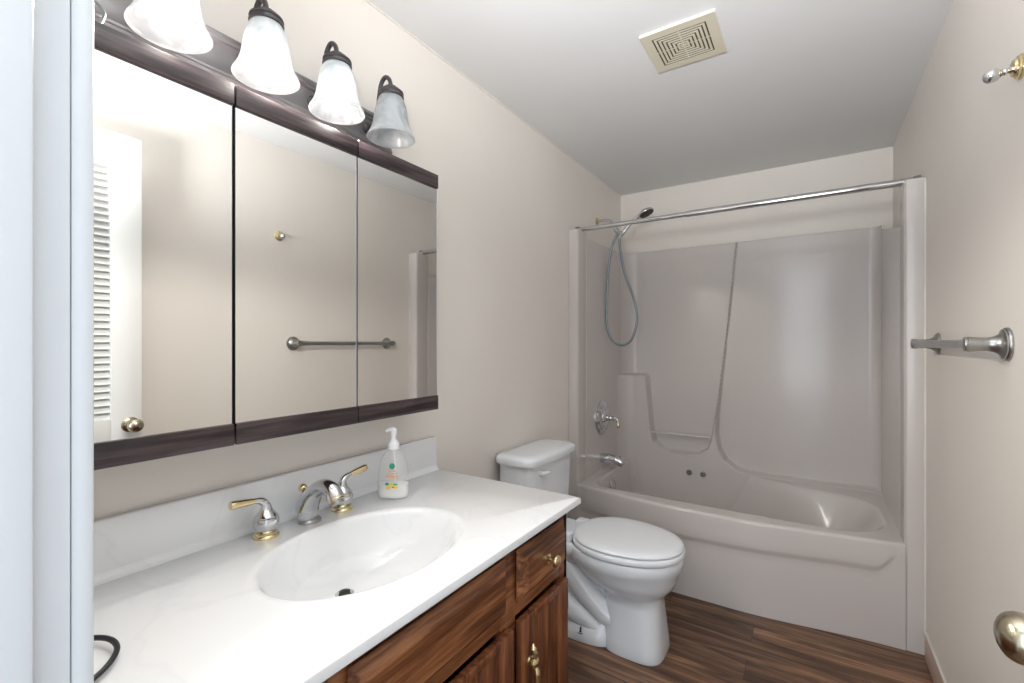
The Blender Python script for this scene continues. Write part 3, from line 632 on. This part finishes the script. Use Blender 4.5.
bm = bmesh.new(); tube(bm, [(fx + 0.084, FY, VZ), (fx + 0.100, FY - 0.001, VZ - 0.004), (fx + 0.108, FY - 0.002, VZ - 0.022)], [0.009, 0.008, 0.005], 12); lv = obj('lever', bm, M['chrome'], sv)
bm = bmesh.new(); tube(bm, [(fx + 0.108, FY - 0.002, VZ - 0.022), (fx + 0.110, FY - 0.003, VZ - 0.040), (fx + 0.110, FY - 0.003, VZ - 0.056)], [0.005, 0.009, 0.007], 12); obj('lever_tip', bm, M['brass'], lv, label='brass lever grip')
# shower arm and hand shower
HY = 2.765
sa = thing('shower_pipe', 'bent chrome shower arm with a brass wall flange above the surround', 'shower pipe', (0, HY, 1.985))
bm = bmesh.new(); lathe(bm, [(0.026, 0.0005), (0.026, 0.004), (0.020, 0.010), (0.012, 0.014)], (0, HY, 1.985), (1, 0, 0), 28); obj('wall_flange', bm, M['brass'], sa, label='brass wall flange')
bm = bmesh.new(); tube(bm, [(0.003, HY, 1.985), (0.05, HY, 1.986), (0.088, HY, 1.976), (0.112, HY, 1.948), (0.128, HY, 1.918)], 0.0095, 16); obj('arm_pipe', bm, M['chrome'], sa)
bm = bmesh.new(); tube(bm, [(0.126, HY, 1.922), (0.140, HY, 1.896), (0.146, HY, 1.880)], [0.015, 0.016, 0.011], 16); tube(bm, [(0.140, HY - 0.004, 1.900), (0.164, HY - 0.004, 1.886)], [0.013, 0.016], 16, 2); obj('holder', bm, M['chrome'], sa)
hs = thing('hand_shower', 'hand shower head with a looping grey hose hung in the shower arm bracket', 'shower head', (0.165, HY, 1.88))
bm = bmesh.new(); tube(bm, [(0.150, HY, 1.862), (0.176, HY, 1.893), (0.215, HY, 1.935), (0.258, HY, 1.968), (0.285, HY, 1.985)], [0.009, 0.0125, 0.0115, 0.011, 0.013], 18); obj('handle', bm, M['chrome'], hs)
ax = Vector((0.42, -0.05, -0.9)).normalized(); hc = Vector((0.318, HY, 1.992))
bm = bmesh.new(); lathe(bm, [(0.010, -0.026), (0.028, -0.018), (0.044, -0.007), (0.048, 0.001), (0.046, 0.006)], hc, ax, 36); hd_ = obj('head', bm, M['chrome'], hs, 50)
bm = bmesh.new(); lathe(bm, [(0.043, 0.0055), (0.042, 0.008), (0.001, 0.0085)], hc, ax, 36)
obj('spray_face', bm, M['darkmetal'], hd_)
bm = bmesh.new(); tube(bm, [(0.142, HY - 0.004, 1.884), (0.118, HY - 0.004, 1.852), (0.094, HY - 0.004, 1.77), (0.076, HY - 0.004, 1.63), (0.070, HY - 0.004, 1.46), (0.069, HY - 0.004, 1.33), (0.092, HY - 0.005, 1.245), (0.130, HY - 0.006, 1.203), (0.175, HY - 0.008, 1.192), (0.222, HY - 0.006, 1.218), (0.252, HY - 0.004, 1.285), (0.262, HY - 0.002, 1.36), (0.252, HY, 1.44), (0.226, HY, 1.525), (0.190, HY, 1.62), (0.163, HY, 1.74), (0.153, HY, 1.82), (0.151, HY, 1.863)], 0.0078, 12, 8); obj('hose', bm, M['greyhose'], hs, 60)

# curtain rod
rd = thing('shower_curtain_rod', 'bare chrome curtain rod spanning wall to wall above the tub', 'curtain rod', (0.76, 2.459, 1.866))
bm = bmesh.new(); lathe(bm, [(0.0125, 0.002), (0.0125, 0.62)], (0, 2.459, 1.866), (1, 0, 0), 20, cap1=True); obj('inner_tube', bm, M['chrome'], rd)
bm = bmesh.new(); lathe(bm, [(0.0125, 0.615), (0.0150, 0.618), (0.0150, W - 0.002)], (0, 2.459, 1.866), (1, 0, 0), 20); obj('outer_tube', bm, M['chrome'], rd)
for x, a in ((0.0005, 1), (W - 0.0005, -1)):
    bm = bmesh.new(); lathe(bm, [(0.020, 0), (0.020, 0.006), (0.0175, 0.022), (0.0155, 0.024)], (x, 2.459, 1.866), (a, 0, 0), 24); obj('end_cup', bm, M['nickel'], rd)

# ================================================================ TOILET
TY = 1.815
to = thing('toilet', 'white two-piece toilet with closed lid between the vanity and the tub', 'toilet', (0.36, TY, 0))
def dring(x0, x1, hw, bow, z, rc=0.05, seg=10):
    """D-shaped tank outline: flat back, bowed front, rounded corners"""
    pts = []
    def fr(y): return x1 - bow * (y / hw) ** 2
    def arc(cx, cy, a0, a1): 
        for i in range(seg + 1):
            a = a0 + (a1 - a0) * i / seg; pts.append((cx + rc * math.cos(a), TY + cy + rc * math.sin(a), z))
    arc(x0 + rc, -hw + rc, -pi, -pi / 2); 
    fc = fr(hw - rc) - rc
    arc(fc, -hw + rc, -pi / 2, 0)
    for i in range(1, 12):
        y = -hw + rc + (2 * hw - 2 * rc) * i / 12; pts.append((fr(y), TY + y, z))
    arc(fc, hw - rc, 0, pi / 2); arc(x0 + rc, hw - rc, pi / 2, pi)
    return pts
bm = bmesh.new(); rings(bm, [dring(0.04, 0.165, 0.175, 0.01, 0.378), dring(0.022, 0.190, 0.196, 0.014, 0.395), dring(0.018, 0.200, 0.206, 0.016, 0.60), dring(0.018, 0.203, 0.206, 0.016, 0.690)]); tk = obj('tank', bm, M['porcelain'], to, 50)
bm = bmesh.new(); rings(bm, [dring(0.016, 0.207, 0.210, 0.016, 0.6905), dring(0.008, 0.220, 0.220, 0.018, 0.694), dring(0.008, 0.222, 0.222, 0.018, 0.714), dring(0.012, 0.218, 0.218, 0.018, 0.723), dring(0.024, 0.205, 0.206, 0.018, 0.729), dring(0.05, 0.180, 0.18, 0.016, 0.731)]); obj('tank_lid', bm, M['porcelain'], to, 50)
bm = bmesh.new(); lathe(bm, [(0.011, 0), (0.011, 0.010), (0.007, 0.014)], (0.192, 1.685, 0.655), (1, 0, 0), 20)
tube(bm, [(0.207, 1.680, 0.655), (0.212, 1.695, 0.655), (0.214, 1.720, 0.653), (0.213, 1.738, 0.651)], [0.007, 0.0085, 0.008, 0.006], 14); obj('flush_handle', bm, M['seat'], tk)
# bowl and base, one continuous loft
def E(z, xf, xb, hw, n, xc=None):
    xc = xc if xc is not None else xf - (xf - xb) * 0.45
    return sellipse(xc, TY, z, xf - xc, xc - xb, hw, n, 72)
bm = bmesh.new()
rings(bm, [E(0.001, 0.685, 0.455, 0.112, 3.6, 0.57), E(0.010, 0.687, 0.455, 0.114, 3.6, 0.57), E(0.05, 0.682, 0.455, 0.108, 3.6, 0.57), E(0.12, 0.676, 0.455, 0.100, 3.3, 0.57), E(0.18, 0.671, 0.450, 0.094, 3.0, 0.56),
           E(0.215, 0.672, 0.435, 0.096, 2.6, 0.55), E(0.228, 0.678, 0.410, 0.106, 2.3, 0.55), E(0.243, 0.694, 0.38, 0.123, 2.15, 0.54), E(0.265, 0.712, 0.35, 0.142, 2.1, 0.53), E(0.295, 0.726, 0.315, 0.158, 2.1, 0.52), E(0.325, 0.733, 0.29, 0.168, 2.1, 0.51), E(0.338, 0.742, 0.280, 0.177, 2.1, 0.51), E(0.368, 0.746, 0.277, 0.181, 2.1, 0.51), E(0.381, 0.742, 0.281, 0.177, 2.1, 0.51), E(0.384, 0.731, 0.292, 0.166, 2.1, 0.51)])
bowl = obj('bowl', bm, M['porcelain'], to, 45)
bm = bmesh.new()   # deck under the tank
def RR(z, x0, x1, hw, n=5): return sellipse((x0 + x1) / 2, TY, z, (x1 - x0) / 2, (x1 - x0) / 2, hw, n, 56)
rings(bm, [RR(0.27, 0.12, 0.36, 0.07, 3), RR(0.31, 0.07, 0.40, 0.10, 3.5), RR(0.345, 0.04, 0.42, 0.128), RR(0.376, 0.04, 0.42, 0.135), RR(0.384, 0.045, 0.415, 0.130)]); obj('tank_deck', bm, M['porcelain'], bowl, 45)
bm = bmesh.new()   # floor flange and rear body
rings(bm, [RR(0.001, 0.15, 0.50, 0.118, 3.2), RR(0.008, 0.148, 0.50, 0.120, 3.2), RR(0.035, 0.152, 0.50, 0.114, 3.2), RR(0.055, 0.17, 0.50, 0.098, 3), RR(0.075, 0.19, 0.50, 0.080, 3), RR(0.12, 0.20, 0.49, 0.066, 3), RR(0.19, 0.20, 0.48, 0.056, 3), RR(0.28, 0.16, 0.47, 0.060, 3)])
obj('rear_base', bm, M['porcelain'], bowl, 45)
for s in (-1, 1):   # raised trapway bulges on either side
    bm = bmesh.new(); y = TY + s * 0.052
    tube(bm, [(0.150, y, 0.300), (0.220, y, 0.300), (0.290, y, 0.262), (0.350, y, 0.205), (0.405, y, 0.155), (0.460, y, 0.115), (0.50, y, 0.10)], [0.046, 0.050, 0.052, 0.052, 0.050, 0.045, 0.04], 24)
    obj('trapway', bm, M['porcelain'], bowl, 60)
    bm = bmesh.new(); tube(bm, [(0.43, TY + s * 0.060, 0.050), (0.36, TY + s * 0.066, 0.085), (0.29, TY + s * 0.068, 0.105), (0.22, TY + s * 0.062, 0.105), (0.17, TY + s * 0.05, 0.09)], [0.030, 0.044, 0.050, 0.048, 0.035], 24); obj('foot_bulge', bm, M['porcelain'], bowl, 60)
    bm = bmesh.new(); by = TY + s * 0.107; lathe(bm, [(0.011, 0.030), (0.013, 0.032), (0.012, 0.034), (0.010, 0.030), (0.006, 0.031), (0.006, 0.037), (0.0035, 0.038), (0.0035, 0.052), (0.001, 0.053)], (0.372, by, 0.003), seg=14); obj('floor_bolt', bm, M['darkmetal'], bowl)
# seat and lid
def egg(z, g=0.0): return sellipse(0.500, TY, z, 0.252 + g, 0.192 + g, 0.186 + g, 2.12, 80)
bm = bmesh.new(); rings(bm, [egg(0.3855, -0.010), egg(0.3880, -0.002), egg(0.3950, 0.0), egg(0.4040, -0.001), egg(0.4075, -0.005), egg(0.4085, -0.012)]); obj('seat', bm, M['seat'], to, 50)
bm = bmesh.new(); rings(bm, [egg(0.4105, -0.016), egg(0.4115, -0.008), egg(0.4170, -0.005), egg(0.4240, -0.008), egg(0.4285, -0.017), egg(0.4315, -0.04), egg(0.4335, -0.08), egg(0.4345, -0.14)]); ld = obj('lid', bm, M['seat'], to, 50)
for s in (-1, 1):
    bm = bx(0.272, 0.325, TY + s * 0.078 - 0.024, TY + s * 0.078 + 0.024, 0.381, 0.418, 0.008, 3); obj('seat_hinge', bm, M['seat'], to)

# ================================================================ RIGHT WALL FITTINGS
tb = thing('towel_bar', 'brushed nickel towel bar on the right wall, with flared round posts', 'towel bar', (W, 1.80, 1.206))
for y in (1.465, 2.135):
    bm = bmesh.new(); c = (W - 0.0005, y, 1.203)
    lathe(bm, [(0.038, 0), (0.0385, 0.003), (0.037, 0.006), (0.034, 0.0065), (0.034, 0.0095), (0.029, 0.011), (0.022, 0.016), (0.0175, 0.024), (0.0155, 0.034), (0.0155, 0.044), (0.0165, 0.054), (0.0175, 0.062), (0.0175, 0.066), (0.016, 0.0675), (0.0165, 0.069), (0.0155, 0.0725), (0.008, 0.074)], c, (-1, 0, 0), 36)
    p_ = obj('post', bm, M['nickel'], tb)
    bm = bmesh.new(); sgn = 1 if y < 2 else -1
    lathe(bm, [(0.0140, 0.0), (0.0150, 0.010), (0.0155, 0.018), (0.0150, 0.022), (0.0135, 0.030), (0.0125, 0.055), (0.0115, 0.07)], (W - 0.058, y, 1.203), (0, sgn, 0), 32); obj('bar_socket', bm, M['nickel'], p_)
bm = bmesh.new(); lathe(bm, [(0.0112, 0), (0.0112, 0.56)], (W - 0.058, 1.52, 1.203), (0, 1, 0), 28); obj('bar', bm, M['nickel'], tb)
hk = thing('robe_hook', 'small chrome robe hook with a brass rosette, high on the right wall', 'hook', (W, 1.385, 1.784))
c = Vector((W - 0.0005, 1.385, 1.784))
bm = bmesh.new(); lathe(bm, [(0.026, 0), (0.026, 0.003), (0.0225, 0.005), (0.0225, 0.008), (0.018, 0.010), (0.016, 0.014), (0.010, 0.016)], c, (-1, 0, 0), 36); obj('rosette', bm, M['brass'], hk, label='brass rosette')
bm = bmesh.new(); a = Vector((-1, -0.10, -0.18)).normalized()
lathe(bm, [(0.0085, 0.008), (0.0075, 0.014), (0.0060, 0.022), (0.0075, 0.025), (0.0075, 0.028), (0.006, 0.030), (0.0095, 0.035), (0.0130, 0.040), (0.0140, 0.047), (0.0125, 0.054), (0.008, 0.059), (0.001, 0.061)], c, a, 28); obj('hook_knob', bm, M['chrome'], hk, 60)
